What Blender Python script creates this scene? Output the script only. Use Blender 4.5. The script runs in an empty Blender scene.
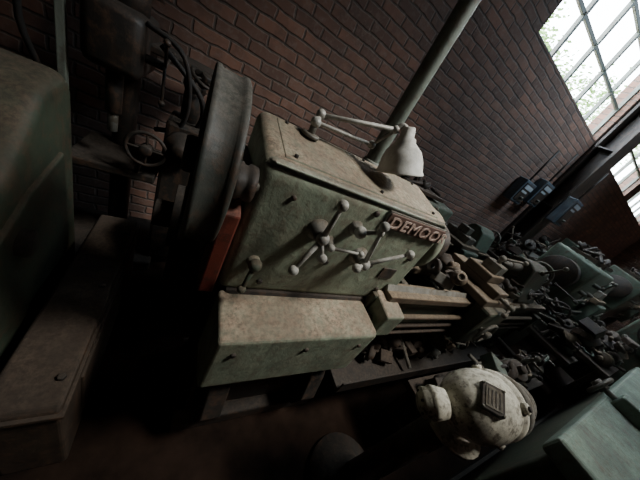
import bpy, bmesh, math, random
from mathutils import Vector, Matrix
S=bpy.context.scene
D=bpy.data
# ------------------------------------------------------------ materials
def nm(name):
    m=D.materials.new(name); m.use_nodes=True
    nt=m.node_tree; b=nt.nodes['Principled BSDF']
    return m,nt,b
def mixc(nt,fac,a,b):
    n=nt.nodes.new('ShaderNodeMix'); n.data_type='RGBA'
    for i,v in ((0,fac),(6,a),(7,b)):
        if isinstance(v,(int,float)): n.inputs[i].default_value=v
        elif isinstance(v,tuple): n.inputs[i].default_value=(*v,1) if len(v)==3 else v
        else: nt.links.new(v,n.inputs[i])
    return n.outputs[2]
def noise(nt,co,sc,det=6,rough=.6):
    n=nt.nodes.new('ShaderNodeTexNoise'); n.inputs['Scale'].default_value=sc
    n.inputs['Detail'].default_value=det; n.inputs['Roughness'].default_value=rough
    nt.links.new(co,n.inputs['Vector']); return n.outputs['Fac']
def mr(nt,v,a,b,c=0,d=1):
    n=nt.nodes.new('ShaderNodeMapRange'); nt.links.new(v,n.inputs[0])
    for i,x in enumerate((a,b,c,d)): n.inputs[i+1].default_value=x
    return n.outputs[0]
def mul(nt,a,b):
    n=nt.nodes.new('ShaderNodeMath'); n.operation='MULTIPLY'
    nt.links.new(a,n.inputs[0])
    if isinstance(b,(int,float)): n.inputs[1].default_value=b
    else: nt.links.new(b,n.inputs[1])
    return n.outputs[0]
def paint(name,base,rust=(.09,.05,.03),dust=(.2,.15,.1),rustamt=.6,dustamt=.9,rough=.55,metal=0.0,scale=1.0,bump=.25,streak=.5):
    m,nt,b=nm(name)
    tc=nt.nodes.new('ShaderNodeTexCoord').outputs['Object']
    n1=noise(nt,tc,5*scale,8); n2=noise(nt,tc,22*scale,10,.7); n3=noise(nt,tc,60*scale,6,.75); n4=noise(nt,tc,9*scale,12,.75)
    mp=nt.nodes.new('ShaderNodeMapping'); mp.inputs['Scale'].default_value=(14*scale,14*scale,1.6*scale); nt.links.new(tc,mp.inputs[0])
    n5=noise(nt,mp.outputs[0],1.6,8,.7)
    dark=tuple(c*.5 for c in base)
    c=mixc(nt,mr(nt,n1,.35,.65),base,dark)
    c=mixc(nt,mr(nt,n4,.48,.68,0,.6),c,tuple(min(1,.5*x+.5*y) for x,y in zip(base,dust)))
    c=mixc(nt,mr(nt,n5,.50,.66,0,streak),c,tuple(x*.8 for x in rust))
    c=mixc(nt,mul(nt,mr(nt,n2,.51,.60),rustamt),c,rust)
    g=nt.nodes.new('ShaderNodeNewGeometry')
    sp=nt.nodes.new('ShaderNodeSeparateXYZ'); nt.links.new(g.outputs['Normal'],sp.inputs[0])
    up=mr(nt,sp.outputs['Z'],.35,.85)
    dc=mixc(nt,mr(nt,n3,.40,.60),dust,tuple(x*.35 for x in dust)); dc=mixc(nt,mr(nt,n1,.4,.6,0,.65),dc,tuple(x*.4 for x in dust))
    c=mixc(nt,mul(nt,mul(nt,up,mr(nt,n2,.3,.6,.6,1)),dustamt),c,dc)
    nt.links.new(c,b.inputs['Base Color'])
    b.inputs['Roughness'].default_value=rough; b.inputs['Metallic'].default_value=metal
    nt.links.new(mr(nt,up,0,1,rough,.95),b.inputs['Roughness'])
    bp=nt.nodes.new('ShaderNodeBump'); bp.inputs['Strength'].default_value=bump; bp.inputs['Distance'].default_value=.01
    nt.links.new(n2,bp.inputs['Height']); nt.links.new(bp.outputs[0],b.inputs['Normal'])
    return m
GREEN=paint('faded_green_paint',(.235,.275,.195),rust=(.12,.10,.07),dust=(.29,.21,.145),rustamt=.6,bump=.45,streak=.45)
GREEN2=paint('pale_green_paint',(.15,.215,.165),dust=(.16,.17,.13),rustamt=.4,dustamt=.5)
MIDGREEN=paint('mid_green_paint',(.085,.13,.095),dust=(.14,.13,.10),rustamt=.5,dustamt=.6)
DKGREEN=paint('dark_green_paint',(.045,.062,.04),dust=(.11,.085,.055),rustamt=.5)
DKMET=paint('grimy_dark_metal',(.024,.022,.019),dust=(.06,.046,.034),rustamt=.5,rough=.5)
PULL=paint('pulley_paint',(.045,.052,.045),dust=(.12,.11,.09),rustamt=.4,rough=.42)
STEEL=paint('worn_steel',(.24,.24,.215),rust=(.085,.065,.04),dust=(.20,.165,.12),rustamt=.65,rough=.38,metal=.5)
KNOB=paint('lever_metal',(.46,.46,.42),rust=(.20,.17,.13),dust=(.50,.46,.39),rustamt=.55,dustamt=.5,rough=.35,metal=.3,scale=2)
RAIL=paint('oily_bed_rail',(.09,.068,.045),dust=(.20,.145,.088),rustamt=.65,rough=.5)
BROWN=paint('dusty_brown_metal',(.045,.032,.022),dust=(.075,.053,.036),rustamt=.5)
RED=paint('red_oxide_paint',(.14,.025,.014),rust=(.045,.016,.01),dust=(.15,.06,.04),rustamt=.75,streak=.85)
CREAM=paint('cream_paint',(.50,.47,.37),rust=(.08,.065,.045),dust=(.55,.51,.40),rustamt=.95,dustamt=.4,rough=.4,scale=1.8)
WHITE=paint('lamp_enamel',(.75,.75,.69),rust=(.38,.35,.28),dust=(.65,.62,.55),rustamt=.35,rough=.4,streak=.15)
PLATE=paint('nameplate_red',(.11,.06,.045),dust=(.2,.13,.1),rustamt=.4)
LETTER=paint('letter_paint',(.50,.36,.29),rust=(.16,.10,.075),dust=(.5,.4,.35),rustamt=.75,streak=.4,scale=2)
PIPEG=paint('pipe_green_paint',(.21,.25,.215),dust=(.2,.2,.16),rustamt=.4,streak=.3)
RUBBER=paint('black_rubber',(.02,.02,.02),dust=(.05,.045,.04),rustamt=.2,rough=.7)
BLUEG=paint('switchgear_grey_blue',(.085,.13,.17),dust=(.2,.22,.22),rustamt=.3)
LABEL=paint('white_label',(.45,.53,.58),rustamt=.2,streak=.1)
FRAME=paint('window_frame_paint',(.16,.20,.17),rustamt=.5)
def brick(name,axis):
    m,nt,b=nm(name)
    tc=nt.nodes.new('ShaderNodeTexCoord').outputs['Object']
    sp=nt.nodes.new('ShaderNodeSeparateXYZ'); nt.links.new(tc,sp.inputs[0])
    cb=nt.nodes.new('ShaderNodeCombineXYZ')
    nt.links.new(sp.outputs[axis],cb.inputs[0]); nt.links.new(sp.outputs['Z'],cb.inputs[1])
    nz=nt.nodes.new('ShaderNodeTexNoise'); nz.inputs['Scale'].default_value=9; nt.links.new(tc,nz.inputs['Vector'])
    vm=nt.nodes.new('ShaderNodeVectorMath'); vm.operation='MULTIPLY_ADD'; nt.links.new(nz.outputs['Color'],vm.inputs[0]); vm.inputs[1].default_value=(.03,.03,0); nt.links.new(cb.outputs[0],vm.inputs[2])
    bt=nt.nodes.new('ShaderNodeTexBrick'); nt.links.new(vm.outputs[0],bt.inputs['Vector'])
    bt.inputs['Scale'].default_value=1; bt.inputs['Brick Width'].default_value=.225
    bt.inputs['Row Height'].default_value=.078; bt.inputs['Mortar Size'].default_value=.010
    bt.inputs['Mortar Smooth'].default_value=.6
    bt.inputs['Color1'].default_value=(.29,.15,.105,1); bt.inputs['Color2'].default_value=(.15,.088,.068,1)
    bt.inputs['Mortar'].default_value=(.12,.095,.08,1)
    n1=noise(nt,tc,1.3,8,.7); n2=noise(nt,tc,28,8,.7); n3=noise(nt,tc,6,8,.7)
    c=mixc(nt,mr(nt,n1,.42,.66,0,.75),bt.outputs['Color'],(.10,.08,.070))
    c=mixc(nt,mr(nt,n3,.5,.7,0,.5),c,(.07,.052,.045))
    c=mixc(nt,mr(nt,n2,.5,.72,0,.6),c,(.27,.21,.18))
    nt.links.new(c,b.inputs['Base Color']); b.inputs['Roughness'].default_value=.9
    bp=nt.nodes.new('ShaderNodeBump'); bp.inputs['Strength'].default_value=.6; bp.inputs['Distance'].default_value=.012; bp.invert=True
    nt.links.new(bt.outputs['Fac'],bp.inputs['Height']); nt.links.new(bp.outputs[0],b.inputs['Normal'])
    return m
BRX=brick('brick_back','X'); BRY=brick('brick_end','Y')
def flat(name,c1,c2,sc,rough=.9,spec=.3):
    m,nt,b=nm(name); tc=nt.nodes.new('ShaderNodeTexCoord').outputs['Object']
    n=noise(nt,tc,sc,10,.65)
    nt.links.new(mixc(nt,mr(nt,n,.35,.65),c1,c2),b.inputs['Base Color']); b.inputs['Roughness'].default_value=rough
    b.inputs['Specular IOR Level'].default_value=spec
    bp=nt.nodes.new('ShaderNodeBump'); bp.inputs['Strength'].default_value=.4; nt.links.new(n,bp.inputs['Height']); nt.links.new(bp.outputs[0],b.inputs['Normal'])
    return m
FLOOR=flat('oily_floor',(.006,.004,.003),(.022,.013,.009),3,.95,.05)
CEIL=flat('ceiling_sheet',(.08,.08,.07),(.05,.05,.045),2)
LEAF=flat('foliage',(.10,.20,.05),(.20,.32,.10),4); BARK=flat('bark',(.12,.09,.06),(.2,.15,.1),8)
GROUND=flat('outdoor_ground',(.2,.2,.12),(.3,.26,.2),1)
# ------------------------------------------------------------ mesh builder
class B:
    def __init__(s): s.bm=bmesh.new(); s.mats=[]
    def mi(s,m):
        if m not in s.mats: s.mats.append(m)
        return s.mats.index(m)
    def add(s,t,mat,mtx=None,smooth=False):
        if mtx is not None: t.transform(mtx)
        i=s.mi(mat)
        for f in t.faces: f.material_index=i; f.smooth=smooth
        me=D.meshes.new('tmp'); t.to_mesh(me); t.free(); s.bm.from_mesh(me); D.meshes.remove(me)
    def box(s,x0,x1,y0,y1,z0,z1,mat,bev=.006,rot=None,seg=2):
        t=bmesh.new(); bmesh.ops.create_cube(t,size=1)
        bmesh.ops.scale(t,vec=(x1-x0,y1-y0,z1-z0),verts=t.verts)
        if bev: bmesh.ops.bevel(t,geom=t.edges[:],offset=min(bev,.45*min(x1-x0,y1-y0,z1-z0)),segments=seg,profile=.5,affect='EDGES')
        M=Matrix.Translation(((x0+x1)/2,(y0+y1)/2,(z0+z1)/2))
        if rot: M=M@rot
        s.add(t,mat,M,bev>.02)
    def prism(s,prof,x0,x1,mat,bev=0,seg=3,x0top=None):
        t=bmesh.new()
        a=[t.verts.new((x0,y,z)) for y,z in prof]; b=[t.verts.new((x1,y,z)) for y,z in prof]
        t.faces.new(a[::-1]); t.faces.new(b); n=len(prof)
        for i in range(n): t.faces.new((a[i],a[(i+1)%n],b[(i+1)%n],b[i]))
        bmesh.ops.recalc_face_normals(t,faces=t.faces)
        if bev: bmesh.ops.bevel(t,geom=t.edges[:],offset=bev,segments=seg,profile=.5,affect='EDGES')
        s.add(t,mat,None,bev>.02)
    def rev(s,p0,d,prof,mat,n=32,smooth=True):
        d=Vector(d).normalized(); q=d.to_track_quat('Z','Y').to_matrix().to_4x4()
        t=bmesh.new(); rings=[]
        for r,h in prof:
            if r<1e-6: rings.append([t.verts.new((0,0,h))])
            else: rings.append([t.verts.new((r*math.cos(2*math.pi*k/n),r*math.sin(2*math.pi*k/n),h)) for k in range(n)])
        for a,b in zip(rings,rings[1:]):
            for k in range(n):
                k2=(k+1)%n
                if len(a)==1 and len(b)==1: continue
                if len(a)==1: t.faces.new((a[0],b[k],b[k2]))
                elif len(b)==1: t.faces.new((a[k],b[0],a[k2]))
                else: t.faces.new((a[k],b[k],b[k2],a[k2]))
        bmesh.ops.recalc_face_normals(t,faces=t.faces)
        s.add(t,mat,Matrix.Translation(p0)@q,smooth)
    def cyl(s,p0,p1,r,mat,r1=None,n=20):
        p0=Vector(p0);p1=Vector(p1); h=(p1-p0).length
        if h<1e-5:return
        r1=r if r1 is None else r1; e=min(.004,.2*r,.3*h)
        s.rev(p0,p1-p0,[(0,0),(r-e,0),(r,e),(r1,h-e),(r1-e,h),(0,h)],mat,n)
    def ball(s,p,r,mat,sc=(1,1,1)):
        t=bmesh.new(); bmesh.ops.create_uvsphere(t,u_segments=18,v_segments=12,radius=r)
        s.add(t,mat,Matrix.Translation(p)@Matrix.Diagonal((*sc,1)),True)
    def tube(s,pts,r,mat,n=10,sub=6):
        P=[Vector(p) for p in pts]
        if len(P)>2:
            Q=[]
            E=[P[0]]+P+[P[-1]]
            for i in range(1,len(E)-2):
                for k in range(sub):
                    u=k/sub; a,b,c,d=E[i-1],E[i],E[i+1],E[i+2]
                    Q.append(.5*((2*b)+(c-a)*u+(2*a-5*b+4*c-d)*u*u+(3*b-a-3*c+d)*u**3))
            Q.append(P[-1]); P=Q
        t=bmesh.new(); rings=[]
        for i,p in enumerate(P):
            d=(P[min(i+1,len(P)-1)]-P[max(i-1,0)]).normalized()
            M=d.to_track_quat('Z','Y').to_matrix()
            rings.append([t.verts.new(p+M@Vector((r*math.cos(2*math.pi*k/n),r*math.sin(2*math.pi*k/n),0))) for k in range(n)])
        for a,b in zip(rings,rings[1:]):
            for k in range(n): t.faces.new((a[k],a[(k+1)%n],b[(k+1)%n],b[k]))
        t.faces.new(rings[0][::-1]); t.faces.new(rings[-1])
        s.add(t,mat,None,True)
    def wheel(s,c,ax,R,r,mat,spokes=4,hub=.03,ph=0):
        ax=Vector(ax).normalized(); M=ax.to_track_quat('Z','Y').to_matrix(); c=Vector(c)
        prof=[]
        for k in range(9):
            a=2*math.pi*k/8; prof.append((R+r*math.cos(a),r*math.sin(a)))
        s.rev(c,ax,prof,mat,36)
        for k in range(spokes):
            a=ph+2*math.pi*k/spokes; s.cyl(c,c+M@Vector((R*math.cos(a),R*math.sin(a),0)),r*.7,mat,n=8)
        s.cyl(c-ax*hub,c+ax*hub,hub,mat,n=14)
    def lever(s,h,tips,r=.0085,br=.018,mat=None,hr=.023):
        mat=mat or KNOB; h=Vector(h); s.ball(h,hr,mat)
        for tp in tips:
            tp=Vector(tp); s.cyl(h,tp,r*1.25,mat,r1=r*.8,n=10); s.ball(tp,br,mat)
    def done(s,name,parent=None):
        me=D.meshes.new(name); s.bm.to_mesh(me); s.bm.free()
        for m in s.mats: me.materials.append(m)
        o=D.objects.new(name,me); S.collection.objects.link(o)
        if parent: o.parent=parent
        return o
def empty(name,loc=(0,0,0)):
    e=D.objects.new(name,None); e.location=(0,0,0); S.collection.objects.link(e); e.empty_display_size=.1; return e
# ------------------------------------------------------------ room
X0,X1,Y0,YW,H=-3.5,13,-5,2.2,5.2
b=B(); b.box(X0,X1,Y0,YW,-.1,0,FLOOR,0); b.done('floor')
b=B(); b.box(X0,X1,Y0,YW+.25,H,H+.1,CEIL,0); b.done('ceiling')
SZ,TZ=3.05,4.75
wins=[(2.6,5.2),(5.65,8.3),(8.75,11.4)]
b=B(); b.box(X0,X1,YW,YW+.25,0,SZ,BRX,0); b.box(X0,X1,YW,YW+.25,TZ,H,BRX,0)
xs=[X0]+[v for w in wins for v in w]+[X1]
for i in range(0,len(xs),2): b.box(xs[i],xs[i+1],YW,YW+.25,SZ,TZ,BRX,0)
b.done('wall_back')
b=B(); b.box(X0-.2,X0,Y0,YW+.25,0,H,BRY,0); b.done('wall_left')
b=B(); b.box(X1,X1+.2,Y0,YW+.25,0,H,BRY,0); b.done('wall_right')
b=B(); b.box(X0-.2,X1+.2,Y0-.2,Y0,0,H,BRX,0); b.done('wall_front')
for i,(a,c) in enumerate(wins):
    b=B(); y0,y1=YW+.08,YW+.13
    b.box(a,c,y0-.02,y1+.02,SZ,SZ+.05,FRAME,.004); b.box(a,c,y0-.02,y1+.02,TZ-.05,TZ,FRAME,.004)
    n=5
    for k in range(n+1):
        x=a+(c-a)*k/n; w=.03 if k in(0,n) else .02
        b.box(max(a,x-w),min(c,x+w),y0,y1,SZ+.05,TZ-.05,FRAME,.003)
    for z in (SZ+.45,SZ+.87,SZ+1.28): b.box(a+.02,c-.02,y0+.01,y1-.01,z-.018,z+.018,FRAME,.003)
    b.done('window_%d'%(i+1))
b=B(); b.box(5.24,5.60,1.88,1.92,0,H,DKMET,.004); b.box(5.24,5.60,2.14,2.18,0,H,DKMET,.004); b.box(5.40,5.44,1.92,2.14,0,H,DKMET,0)
b.box(5.2,5.64,1.86,2.195,0,.03,DKMET,.004)
for z in (1,2,3,4): b.box(5.26,5.58,1.91,2.15,z,z+.02,DKMET,0)
b.done('steel_column')
def swbox(x0,x1,z0,z1,y0):
    b=B(); b.box(x0,x1,y0,y0+.14,z0,z1,BLUEG,.012); b.box(x0+.03,x1-.03,y0-.01,y0+.01,z0+.04,z1-.04,DKMET,.004)
    b.box(x0+.05,x1-.05,y0-.014,y0-.008,z1-.12,z1-.06,LABEL,.001); b.box(x0+.05,x1-.12,y0-.014,y0-.008,z1-.18,z1-.15,LABEL,.001)
    b.cyl(((x0+x1)/2,y0,z0+.1),((x0+x1)/2,y0-.05,z0+.1),.02,STEEL); b.tube([((x0+x1)/2,y0+.07,z1-.01),((x0+x1)/2,y0+.07,z1+.5)],.015,DKMET)
    return b.done('switch_box')
swbox(4.75,5.1,1.85,2.25,2.05); swbox(5.25,5.60,1.80,2.25,1.735); swbox(4.25,4.6,1.75,2.1,2.05); swbox(5.7,6.1,1.9,2.3,2.05)
# ------------------------------------------------------------ main lathe
L=empty('lathe')
b=B()
prof=[(.60,.915),(.60,1.405),(.63,1.428),(.915,1.490),(.915,.915)]
b.prism(prof,.165,1.05,GREEN,.035,5)
b.prism([(.645,1.421),(.645,1.434),(.88,1.485),(.88,1.475)],.225,.98,GREEN,.003,2)
for x in (.26,.62,.95):
    for y,z in ((.66,1.438),(.865,1.480)): b.cyl((x,y,z-.005),(x,y,z+.008),.007,DKMET,n=6)
b.rev((1.04,.755,1.27),(1,0,0),[(0,0),(.168,0),(.175,.015),(.168,.05),(.14,.075),(0,.08)],GREEN,40)
b.rev((1.10,.755,1.27),(1,0,0),[(0,0),(.07,0),(.07,.05),(.11,.055),(.115,.06),(.115,.13),(.11,.14),(.03,.14),(.03,.10),(0,.10)],DKMET,32)
for k in range(3):
    a=k*2.094+.5; b.box(1.24,1.265,.755+.07*math.cos(a)-.015,.755+.07*math.cos(a)+.015,1.27+.07*math.sin(a)-.015,1.27+.07*math.sin(a)+.015,STEEL,.003)
for x,z,r in ((.28,1.34,.008),(.45,1.375,.01),(.52,1.12,.013),(.75,1.14,.012),(.3,.98,.011),(.9,1.0,.012),(.95,1.22,.014),(.60,1.375,.012)):
    b.cyl((x,.605,z),(x,.59,z),r,DKMET,n=12)
b.box(.84,.93,.594,.602,1.08,1.14,DKMET,.002)
b.done('headstock',L)
b=B()
b.box(.655,1.02,.588,.601,1.335,1.402,PLATE,.004); b.box(.65,1.025,.592,.602,1.33,1.407,STEEL,.002)
b.done('nameplate',L)
cu=D.curves.new('letters','FONT'); cu.body='DEMOOR'; cu.size=.070; cu.extrude=.002; cu.offset=.0008; cu.space_character=1.12
cu.materials.append(LETTER)
to=D.objects.new('nameplate_letters',cu); S.collection.objects.link(to); to.location=(.672,.585,1.345); to.rotation_euler=(math.pi/2,0,0); to.parent=L; to.scale=(1.17,.95,1)
b=B()
def boss(x,z,r=.032,l=.05,m=STEEL):
    b.rev((x,.602,z),(0,-1,0),[(r*1.3,0),(r*1.3,.008),(r,.012),(r*.8,l),(0,l)],m,24)
boss(.41,1.255); b.lever((.41,.545,1.255),[(.392,.52,1.395),(.352,.515,1.13)])
b.cyl((.41,.56,1.255),(.435,.53,1.195),.008,KNOB); b.ball((.437,.525,1.19),.017,KNOB)
boss(.65,1.18); b.lever((.65,.545,1.18),[(.588,.52,1.37),(.80,.515,1.29),(.60,.52,1.175)],hr=.025)
boss(.55,1.30,.022,.03); b.lever((.55,.56,1.305),[(.60,.53,1.34)],br=.015)
boss(.475,1.215,.02,.03); b.lever((.475,.56,1.215),[(.585,.53,1.235)],r=.006,br=.012,hr=.015)
boss(.245,1.075,.018,.03,GREEN); b.lever((.245,.565,1.085),[(.225,.54,.995)],mat=DKGREEN,br=.015)
b.done('gear_levers',L)
b=B()
b.rev((.016,.80,1.29),(1,0,0),[(0,.06),(.08,.06),(.09,.045),(.215,.045),(.236,.02),(.238,0),(.257,0),(.262,.004),(.262,.014),(.256,.018),(.256,.070),(.262,.074),(.262,.086),(.257,.09),(.236,.09),(.22,.07),(.09,.07),(.08,.09),(0,.09)],PULL,64)
b.cyl((.0,.80,1.29),(.18,.80,1.29),.035,DKMET)
b.rev((-.015,.80,1.29),(1,0,0),[(0,0),(.05,0),(.055,.01),(.055,.1),(0,.1)],DKMET)
b.done('drive_pulley',L)
b=B()
b.rev((.095,.625,1.33),(1,0,0),[(0,0),(.045,0),(.052,.006),(.052,.03),(.046,.035),(.046,.045),(.052,.05),(.052,.068),(0,.068)],DKMET,32)
b.cyl((.09,.625,1.33),(.18,.625,1.33),.02,STEEL)
b.done('feed_pulley',L)
b=B(); b.prism([(.60,.90),(.585,1.24),(.66,1.27),(.86,1.05),(.86,.90)],.105,.155,RED,.006,2)
b.box(.10,.165,.70,.88,.92,1.36,DKMET,.01)
b.done('belt_guard',L)
b=B()
b.prism([(.41,.60),(.41,.885),(.43,.90),(.61,.912),(.61,.56),(.47,.56)],.175,.87,GREEN,.012,3)
for x in (.24,.52,.8): b.cyl((x,.415,.82),(x,.402,.82),.01,DKMET,n=8)
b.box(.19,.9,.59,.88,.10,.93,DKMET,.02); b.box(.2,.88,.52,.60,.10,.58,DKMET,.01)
b.prism([(.47,0),(.47,.09),(.52,.14),(.90,.14),(.90,0)],.16,.95,DKMET,.01)
b.prism([(.43,.18),(.40,.30),(.44,.45),(.50,.57),(.52,.57),(.52,.14)],.24,.33,DKMET,.008)
b.prism([(.43,.18),(.40,.30),(.44,.45),(.50,.57),(.52,.57),(.52,.14)],.74,.83,DKMET,.008)
b.done('cabinet_base',L)
b=B()
XE=3.3
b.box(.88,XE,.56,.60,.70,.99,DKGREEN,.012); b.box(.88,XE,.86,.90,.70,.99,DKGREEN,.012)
b.box(.95,XE,.53,.64,.975,1.02,RAIL,.006); b.box(.95,XE,.80,.92,.975,1.02,RAIL,.006)
b.prism([(.575,1.02),(.595,1.045),(.615,1.02)],.95,XE,STEEL); b.prism([(.845,1.02),(.865,1.045),(.885,1.02)],.95,XE,STEEL)
for x in (1.25,1.6,1.95,2.3,2.65,3.0,3.25): b.box(x,x+.05,.60,.86,.74,.96,DKGREEN,.004)
b.prism([(.45,.82),(.45,.97),(.60,1.0),(.60,.72)],.90,1.03,GREEN,.012)
b.prism([(.52,0),(.52,.08),(.56,.12),(.56,.72),(.90,.72),(.90,.12),(.94,.08),(.94,0)],2.8,3.25,DKGREEN,.012)
b.box(.95,3.0,.40,.98,.34,.37,DKMET,.004); b.box(.95,3.0,.39,.40,.34,.44,DKMET,.003)
b.cyl((.88,.52,.88),(3.2,.52,.88),.017,RAIL); b.cyl((.88,.52,.80),(3.2,.52,.80),.014,BROWN); b.cyl((.88,.515,.74),(3.2,.515,.74),.011,BROWN)
b.box(3.15,3.25,.48,.58,.70,.93,DKGREEN,.008)
b.done('bed',L)
b=B()
b.box(1.75,2.15,.48,.96,1.045,1.10,RAIL,.01); b.box(1.78,2.10,.42,.54,.72,1.05,DKGREEN,.02)
b.box(1.86,2.02,.50,.92,1.10,1.16,RAIL,.008); b.box(1.84,2.04,.60,.80,1.16,1.22,RAIL,.01)
b.box(1.90,2.00,.62,.74,1.22,1.29,STEEL,.006); b.cyl((1.95,.68,1.29),(1.95,.68,1.34),.015,STEEL)
b.lever((1.95,.68,1.33),[(2.06,.60,1.38)],mat=STEEL)
b.wheel((1.87,.38,.90),(0,-1,0),.085,.011,STEEL); b.cyl((1.87,.43,.90),(1.87,.36,.90),.018,STEEL)
b.cyl((1.94,.50,1.12),(1.94,.42,1.12),.014,STEEL); b.lever((1.94,.42,1.12),[(1.99,.40,1.17),(1.89,.40,1.07)],mat=STEEL)
b.wheel((2.10,.70,1.19),(1,0,0),.04,.007,STEEL)
b.prism([(.56,1.04),(.62,1.16),(.66,1.33),(.72,1.36),(.80,1.36),(.86,1.33),(.88,1.16),(.92,1.04)],2.55,2.95,DKGREEN,.018)
b.cyl((2.35,.755,1.27),(2.56,.755,1.27),.035,STEEL); b.cyl((2.25,.755,1.27),(2.36,.755,1.27),.006,STEEL,r1=.03)
b.wheel((3.03,.755,1.27),(1,0,0),.11,.012,STEEL); b.cyl((2.94,.755,1.27),(3.05,.755,1.27),.02,STEEL)
b.lever((2.68,.64,1.33),[(2.64,.56,1.46)],mat=STEEL)
b.done('carriage_and_tailstock',L)
# ------------------------------------------------------------ work lamp
W=empty('work_lamp')
b=B()
b.cyl((.345,.84,1.478),(.345,.84,1.492),.035,STEEL); b.cyl((.345,.84,1.48),(.345,.84,1.53),.013,STEEL)
b.ball((.345,.84,1.530),.019,KNOB); b.cyl((.345,.84,1.53),(.36,.865,1.55),.009,KNOB); b.ball((.362,.868,1.558),.018,KNOB)
b.cyl((.36,.865,1.556),(.63,.80,1.64),.0085,KNOB); b.ball((.63,.80,1.64),.015,KNOB)
b.cyl((.345,.84,1.530),(.60,.845,1.552),.0075,KNOB); b.ball((.60,.845,1.552),.017,KNOB); b.cyl((.60,.845,1.55),(.635,.80,1.64),.006,KNOB)
b.tube([(.63,.80,1.64),(.645,.795,1.665),(.665,.785,1.66)],.009,KNOB)
b.done('lamp_arm',W)
b=B()
ap=Vector((.668,.785,1.665)); op=Vector((.718,.735,1.500)); d=(op-ap).normalized()
b.rev(ap,d,[(0,-.005),(.022,-.005),(.026,.0),(.027,.030),(.036,.036),(.038,.050),(.066,.078),(.080,.112),(.086,.145),(.092,.158),(.092,.163),(.087,.162),(.08,.146),(.074,.112),(.060,.083),(.032,.055),(0,.05)],WHITE,40)
b.rev(ap,d,[(0,.055),(.014,.06),(.028,.09),(.03,.11),(.02,.132),(0,.138)],LABEL,20)
b.done('lamp_shade',W)
# ------------------------------------------------------------ vertical pipe behind headstock
b=B(); px,py=.785,1.03
b.cyl((px,py,0),(px,py,H),.037,PIPEG,n=28); b.cyl((px,py,0),(px,py,.02),.09,PIPEG)
for z in (1.42,2.6): b.cyl((px,py,z),(px,py,z+.06),.047,PIPEG)
b.box(px-.02,px+.02,py,2.2,2.9,2.94,PIPEG,.004)
b.done('conduit_pipe')
# ------------------------------------------------------------ left machines
b=B()
b.prism([(.10,0),(.10,.62),(.5,.80),(.93,1.0),(1.15,1.20),(1.35,1.24),(1.40,1.18),(1.40,0)],-1.5,-.44,DKGREEN,.05,4)
b.prism([(.2,.1),(.2,.6),(.55,.72),(1.0,.9),(1.25,.95),(1.25,.1)],-.45,-.425,DKGREEN,.01)
b.cyl((-.44,.9,.75),(-.40,.9,.75),.05,DKMET)
b.done('milling_machine')
b=B()
b.prism([(.45,0),(.45,.46),(.47,.49),(1.50,.49),(1.50,0)],-.37,-.19,BROWN,.012)
b.box(-.38,-.18,.44,1.5,.44,.46,BROWN,.004); b.box(-.20,-.18,.6,1.4,.1,.38,BROWN,.006)
for y in (.55,.95,1.35): b.cyl((-.22,y,.49),(-.22,y,.505),.012,DKMET,n=6)
b.done('machine_side_tank')
b=B()
b.box(-.75,-.10,1.55,2.1,0,.08,DKMET,.01); b.cyl((-.38,1.95,.08),(-.38,1.95,1.75),.06,DKMET)
b.box(-.55,-.15,1.58,2.0,.72,.77,DKMET,.01)
b.box(-.48,-.26,1.55,2.02,1.25,1.52,DKMET,.04); b.cyl((-.37,1.64,1.26),(-.37,1.64,1.05),.035,DKMET); b.cyl((-.37,1.64,1.05),(-.37,1.64,.95),.022,STEEL)
b.cyl((-.37,1.78,1.50),(-.37,1.78,1.62),.09,DKMET); b.rev((-.37,1.95,1.6),(0,0,1),[(0,0),(.12,0),(.09,.05),(.11,.06),(.08,.1),(0,.1)],DKMET)
b.cyl((-.26,1.64,1.36),(-.18,1.64,1.36),.02,DKMET)
for k in range(3):
    a=k*2.1+.3; p=(-.17,1.64+.17*math.cos(a),1.36+.17*math.sin(a)); b.cyl((-.18,1.64,1.36),p,.007,DKMET); b.ball(p,.016,DKMET)
b.tube([(-.26,1.6,1.5),(-.1,1.55,1.45),(-.05,1.6,1.2),(-.12,1.7,.9),(-.05,1.75,.5),(-.1,1.7,.08)],.012,RUBBER)
b.tube([(-.48,1.7,1.45),(-.6,1.6,1.5),(-.66,1.6,1.3),(-.6,1.7,.9),(-.55,1.65,.08)],.012,RUBBER)
b.tube([(-.2,1.6,1.45),(0,1.6,1.3),(.0,1.7,1.1),(-.2,1.75,1.0)],.014,RUBBER)
b.box(-.14,.06,1.62,1.9,.08,1.12,DKMET,.02); b.rev((-.04,1.6,1.0),(0,-1,0),[(0,0),(.09,0),(.09,.05),(.05,.06),(.05,.1),(0,.1)],DKMET)
b.cyl((-.04,1.76,1.12),(-.04,1.76,1.3),.05,DKMET); b.ball((-.04,1.76,1.32),.06,DKMET); b.wheel((.0,1.72,1.38),(.3,-.3,1),.07,.01,DKMET)
b.box(-.34,.12,1.74,2.05,1.38,1.42,DKMET,.01)
b.box(-.56,-.53,1.60,1.63,.08,1.72,PIPEG,.004)
b.wheel((-.2,1.53,.95),(0,-1,0),.09,.010,DKMET)
b.cyl((-.2,1.53,.95),(-.25,1.60,.75),.012,DKMET)
b.done('drilling_machine')
b=B(); b.cyl((-.02,1.25,.75),(.35,1.25,.75),.17,DKMET,n=32)
for k in range(7): b.cyl((.02+.045*k,1.25,.75),(.03+.045*k,1.25,.75),.18,DKMET,n=32)
b.box(.0,.33,1.1,1.4,0,.6,DKMET,.01); b.cyl((-.1,1.25,.75),(0,1.25,.75),.07,DKMET)
b.done('drive_motor')
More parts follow.
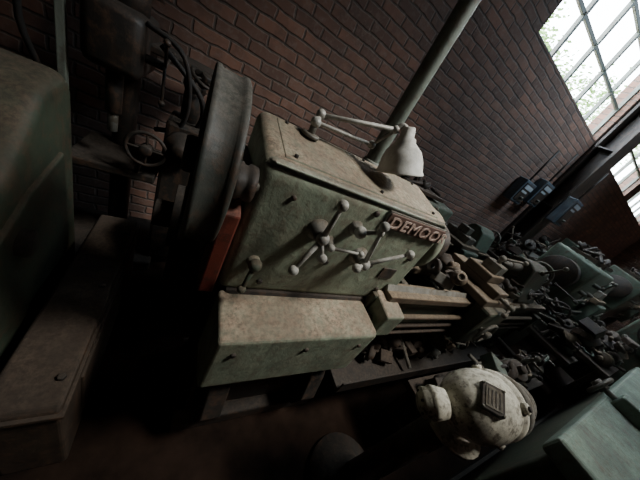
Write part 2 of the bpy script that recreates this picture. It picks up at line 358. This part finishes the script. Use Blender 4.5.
# ------------------------------------------------------------ cream motor in the foreground
M_=empty('electric_motor')
b=B()
c=Vector((.955,.07,.99)); ax=Vector((1,-.12,.0)).normalized()
k9=.88
P=lambda pr:[(r*k9,h*k9) for r,h in pr]
b.rev(c,ax,P([(0,-.03),(.04,-.028),(.075,-.012),(.105,.02),(.128,.07),(.138,.12),(.138,.17),(.132,.21),(.132,.215),(.138,.22),(.138,.25),(.12,.275),(.115,.30),(.10,.305),(.10,.33),(0,.33)]),CREAM,48)
b.rev(c+ax*.255,ax,P([(.05,0),(.125,0),(.13,.008),(.13,.028),(.125,.034),(.09,.034),(.085,.06),(.105,.062),(.105,.075),(.08,.077),(.08,.095),(.103,.097),(.103,.11),(.08,.112),(.08,.13),(.095,.132),(.095,.143),(.07,.145),(.07,.19),(.03,.195),(.03,.25),(0,.25)]),STEEL,40)
for k in range(8):
    a=k*math.pi/4; p=c+ax*.287+Vector((0,math.cos(a)*.100,math.sin(a)*.100)); b.cyl(p,p+ax*.012,.008,DKMET,n=6)
for k in range(4):
    a=k*math.pi/2+.5; dr=Vector((0,math.cos(a),math.sin(a))); b.cyl(c+ax*.19+dr*.115,c+ax*.19+dr*.134,.018,CREAM,n=14); b.cyl(c+ax*.19+dr*.134,c+ax*.19+dr*.142,.010,DKMET,n=6)
b.rev(c+ax*.12,(0,0,-1),P([(0,0),(.09,.0),(.09,.13),(.14,.15),(.14,.17),(0,.17)]),CREAM,30)
b.done('motor_housing',M_)
b=B(); b.rev((.885,.112,.945),(-.45,.2,-.25),[(0,-.06),(.048,-.05),(.056,-.01),(.056,0),(.050,.004),(.050,.03),(.03,.042),(0,.045)],CREAM,28)
for k in range(5):
    a=k*1.257; q=Vector((-.45,.2,-.25)).normalized(); M=q.to_track_quat('Z','Y').to_matrix(); pp=Vector((.885,.112,.945))+M@Vector((.036*math.cos(a),.036*math.sin(a),.034)); b.cyl(pp,pp+q*.01,.005,DKMET,n=6)
b.done('end_cap',M_)
b=B()
nrm=Vector((-.45,-.12,.88)).normalized()
pc=c+ax*.095
T=Matrix.Translation(pc+nrm*.121)@nrm.to_track_quat('Z','Y').to_matrix().to_4x4()@Matrix.Rotation(math.radians(-60),4,'Z')
def pb(sx,sy,z0,z1,mat,cx=0,cy=0,bev=.002):
    t=bmesh.new(); bmesh.ops.create_cube(t,size=1); bmesh.ops.scale(t,vec=(sx,sy,z1-z0),verts=t.verts)
    if bev: bmesh.ops.bevel(t,geom=t.edges[:],offset=bev,segments=2,affect='EDGES')
    b.add(t,mat,T@Matrix.Translation((cx,cy,(z0+z1)/2)))
pb(.088,.072,-.04,.004,DKMET); pb(.070,.054,.002,.007,STEEL)
for k in range(4): pb(.05,.003,.006,.0085,DKMET,0,-.018+.012*k,0)
for sx in(-1,1):
    for sy in (-1,1): b.cyl(T@Vector((sx*.039,sy*.031,.003)),T@Vector((sx*.039,sy*.031,.009)),.004,STEEL,n=8)
b.done('rating_plate',M_)
b=B(); b.cyl((1.05,.055,.12),(1.05,.055,.86),.06,DKMET,r1=.055); b.rev((1.05,.055,0),(0,0,1),[(0,0),(.22,0),(.22,.03),(.12,.07),(.08,.14),(0,.14)],DKMET)
b.done('stand',M_)
# ------------------------------------------------------------ generic lathe for the rows behind
rnd=random.Random(4)
def bg_lathe(x,y,ln,g,k=1.0):
    b=B(); f=lambda v:v*k
    hx=x+.8*k
    b.prism([(y,f(.9)),(y,f(1.42)),(y+.45*k,f(1.46)),(y+.45*k,f(.9))],x,hx,g,.03,3)
    b.box(x+.02,hx,y+.02,y+.43*k,0,f(.92),DKGREEN,.02)
    b.box(hx-.02,x+ln,y+.05,y+.42*k,f(.68),f(1.0),g,.015)
    b.box(hx-.02,x+ln,y+.02,y+.12*k,f(1.0),f(1.03),RAIL,.005); b.box(hx-.02,x+ln,y+.34*k,y+.44*k,f(1.0),f(1.03),RAIL,.005)
    b.box(x+ln-.4,x+ln-.02,y+.03,y+.43*k,0,f(.7),DKGREEN,.02)
    b.cyl((hx,y+.22*k,f(1.23)),(hx+.15,y+.22*k,f(1.23)),.13*k,STEEL,n=30); b.cyl((x-.12,y+.22*k,f(1.2)),(x,y+.22*k,f(1.2)),.17*k,DKMET,n=30)
    cx=x+ln*.55
    b.box(cx,cx+.45,y-.06,y+.45*k,f(1.03),f(1.10),RAIL,.01); b.box(cx+.03,cx+.4,y-.12,y+.02,f(.72),f(1.05),g,.02)
    b.box(cx+.12,cx+.3,y,y+.4*k,f(1.1),f(1.2),STEEL,.01); b.box(cx+.15,cx+.27,y+.1,y+.25,f(1.2),f(1.3),STEEL,.01)
    b.wheel((cx+.15,y-.16,f(.9)),(0,-1,0),.09,.012,STEEL); b.cyl((cx+.15,y-.1,f(.9)),(cx+.15,y-.17,f(.9)),.02,STEEL)
    b.prism([(y+.05,f(1.03)),(y+.12,f(1.3)),(y+.2,f(1.36)),(y+.3,f(1.36)),(y+.36,f(1.3)),(y+.42,f(1.03))],x+ln-.5,x+ln-.12,g,.02)
    b.wheel((x+ln-.03,y+.22*k,f(1.25)),(1,0,0),.12,.012,STEEL); b.cyl((x+ln-.14,y+.22*k,f(1.25)),(x+ln,y+.22*k,f(1.25)),.02,STEEL)
    for j in range(4):
        lx=x+.15+.17*j; z=f(1.15+.12*(j%2)); b.cyl((lx,y+.01,z),(lx,y-.05,z),.025,STEEL); b.lever((lx,y-.05,z),[(lx+rnd.uniform(-.08,.08),y-.08,z+rnd.choice((-.12,.12)))],mat=STEEL)
    b.cyl((hx,y-.02,f(.85)),(x+ln-.05,y-.02,f(.85)),.015,STEEL); b.cyl((hx,y-.02,f(.78)),(x+ln-.05,y-.02,f(.78)),.012,STEEL)
    b.box(x+.1,x+.5,y+.03,y+.35*k,f(1.455),f(1.49),BROWN,.004)
    for j in range(7):
        p=Vector((x+rnd.uniform(.1,.7),y+rnd.uniform(.08,.38),f(1.49)+rnd.uniform(0,.04))); d=Vector((rnd.uniform(-1,1),rnd.uniform(-1,1),rnd.uniform(-.2,.6))).normalized()
        if j%2: b.cyl(p-d*.1,p+d*.1,.018,DKMET,n=10)
        else: b.rev(p,d,[(.02,0),(.06,0),(.06,.02),(.03,.03),(.03,.06),(.02,.06),(.02,0)],DKMET,18)
    return b.done('lathe')
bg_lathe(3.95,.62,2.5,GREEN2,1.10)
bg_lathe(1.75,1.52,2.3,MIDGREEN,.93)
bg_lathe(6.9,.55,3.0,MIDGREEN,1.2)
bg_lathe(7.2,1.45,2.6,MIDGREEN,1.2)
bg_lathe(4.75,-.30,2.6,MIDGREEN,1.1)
b=B()
b.box(1.45,4.2,-.75,-.13,.90,1.0,GREEN2,.02,seg=3); b.box(1.55,4.1,-.70,-.17,.10,.91,DKGREEN,.03)
b.box(1.5,4.15,-.73,-.15,0,.1,DKMET,.01)
b.wheel((2.45,-.08,1.02),(0,1,0),.07,.012,STEEL); b.cyl((2.45,-.2,1.02),(2.45,-.07,1.02),.016,STEEL); b.box(2.38,2.52,-.3,-.16,.99,1.08,GREEN2,.01)
b.box(2.9,3.4,-.6,-.25,.99,1.25,GREEN2,.03)
b.done('planing_machine')
# ------------------------------------------------------------ scrap
def scrap(name,x0,x1,y0,y1,zb,hh,n,seed,bench=True,size=1.0,parent=None):
    r=random.Random(seed); b=B(); mats=[DKMET,BROWN,RAIL,STEEL,BROWN,DKMET,BROWN,MIDGREEN]
    if bench:
        b.box(x0,x1,y0,y1,zb-.05,zb,BROWN,.005)
        for x in (x0+.05,(x0+x1)/2,x1-.1):
            for y in (y0+.03,y1-.08): b.box(x,x+.05,y,y+.05,0,zb-.05,BROWN,.003)
        b.box(x0+.05,x1-.05,y0+.05,y1-.05,zb*.4,zb*.4+.03,BROWN,.003)
    for i in range(n):
        s=size*r.uniform(.5,1); x=r.uniform(x0+.12,x1-.12); y=r.uniform(y0+.1,y1-.1); u=r.random()
        z=zb+hh*u*r.random()*.8+.04; m=r.choice(mats); k=r.randrange(6)
        d=Vector((r.uniform(-1,1),r.uniform(-1,1),r.uniform(-.5,.9))).normalized(); p=Vector((x,y,z))
        if k==0: b.box(x-.09*s,x+.09*s,y-.07*s,y+.07*s,z-.05*s,z+.05*s,m,.006,Matrix.Rotation(r.uniform(0,3),4,'Z')@Matrix.Rotation(r.uniform(-.5,.5),4,'X'))
        elif k==1: b.cyl(p-d*.05*s,p+d*.05*s,.08*s,m,n=18); b.cyl(p-d*.09*s,p+d*.09*s,.03*s,m,n=12)
        elif k==2: b.cyl(p-d*.16*s,p+d*.16*s,.014,m,n=8); b.ball(p+d*.16*s,.02,m)
        elif k==3: b.wheel(p,d,.08*s,.011,m)
        elif k==4: b.rev(p,d,[(.03*s,0),(.08*s,0),(.08*s,.02),(.05*s,.03),(.045*s,.07*s),(.03*s,.07*s),(.03*s,0)],m,20)
        else:
            q=[p+Vector((r.uniform(-.15,.15),r.uniform(-.1,.1),r.uniform(-.03,.08)))*s*1.3 for _ in range(4)]; b.tube(q,.009,m,8)
    return b.done(name,parent)
scrap('metal_scrap_pile',1.2,1.62,1.35,2.0,1.0,.35,40,11)
scrap('metal_scrap_pile',4.15,5.12,1.25,1.85,1.0,.5,90,12)
scrap('metal_scrap_pile',5.75,6.7,1.3,2.12,1.15,.6,70,13)
scrap('metal_scrap_pile',3.4,3.75,.1,1.1,.75,.6,70,14,size=1.2)
scrap('metal_scrap_pile',1.40,3.2,.06,.33,.50,.34,130,15,size=.9)
scrap('metal_scrap_pile',3.8,4.6,-.10,.42,.82,.45,80,16)
scrap('loose_parts',.98,2.75,.42,.95,.375,.25,130,17,bench=False,size=.9,parent=L)
scrap('parts_on_bed',1.3,1.85,.5,.95,1.03,.12,22,18,bench=False,size=.7,parent=L)
scrap('parts_by_carriage',2.12,3.3,.5,.95,1.03,.2,70,19,bench=False,size=.8,parent=L)
# ------------------------------------------------------------ outside
b=B(); b.box(-6,26,2.6,25,-.2,-.05,GROUND,0); b.done('outdoor_ground')
def tree(x,y,h,seed):
    r=random.Random(seed); b=B(); b.cyl((x,y,-.05),(x,y,h*.75),.14,BARK,r1=.06)
    t=bmesh.new()
    for k in range(6):
        a=r.uniform(0,6.28); e=Vector((x+math.cos(a)*h*.22,y+math.sin(a)*h*.22,h*r.uniform(.7,.95))); b.cyl((x,y,h*.55),e,.05,BARK,r1=.015,n=8)
    cl=[Vector((r.gauss(0,1),r.gauss(0,1),r.gauss(0,.8)))*h*.15 for _ in range(14)]
    for k in range(4500):
        v=r.choice(cl)+Vector((r.gauss(0,1),r.gauss(0,1),r.gauss(0,.8)))*h*.05+Vector((x,y,h*.78))
        q=Vector((r.uniform(-1,1),r.uniform(-1,1),r.uniform(-1,1))).normalized().to_track_quat('Z','Y').to_matrix(); s=.08
        t.faces.new([t.verts.new(v+q@Vector(c)) for c in ((-s,0,0),(0,-s*.5,0),(s,0,0),(0,s*.5,0))])
    b.add(t,LEAF); b.done('tree')
tree(8.5,8.0,7.0,1); tree(12.5,9,8.5,2); tree(18,9,8,3); tree(22,10,9,4)
# ------------------------------------------------------------ light
w=D.worlds.new('World'); S.world=w; w.use_nodes=True; nt=w.node_tree
bg=nt.nodes['Background']; bg.inputs[0].default_value=(.84,.92,1,1); bg.inputs[1].default_value=24.0
def area(name,loc,tgt,sx,sy,e,col,spread=180):
    l=D.lights.new(name,'AREA'); l.shape='RECTANGLE'; l.size=sx; l.size_y=sy; l.energy=e; l.color=col; l.spread=math.radians(spread)
    o=D.objects.new(name,l); S.collection.objects.link(o); o.location=loc
    o.rotation_euler=(Vector(tgt)-Vector(loc)).to_track_quat('-Z','Y').to_euler(); return o
area('added_headstock_light',(2.7,-.4,4.9),(1.05,.85,1.3),1.0,.8,25,(1,.98,.93),44)  # added area lamp under the closed ceiling, brightens the headstock; no roof opening
area('added_far_fill',(5.0,.7,5.0),(4.0,1.6,1.6),2,.8,60,(.70,.86,1),120)  # added cool fill, no real fixture; lifts the back wall and far machines
# ------------------------------------------------------------ camera
p=math.radians(27.4); a=math.radians(53.5); ro=math.radians(31)
F=Vector((math.cos(p)*math.cos(a),math.cos(p)*math.sin(a),-math.sin(p))); R0=Vector((math.sin(a),-math.cos(a),0)); U0=R0.cross(F)
R=math.cos(ro)*R0+math.sin(ro)*U0; U=-math.sin(ro)*R0+math.cos(ro)*U0
cam=D.cameras.new('camera'); cam.lens=13.2; cam.sensor_width=36; cam.clip_start=.02
co=D.objects.new('camera',cam); S.collection.objects.link(co)
M=Matrix((R,U,-F)).transposed().to_4x4(); M.translation=Vector((0,0,1.6)); co.matrix_world=M
S.camera=co
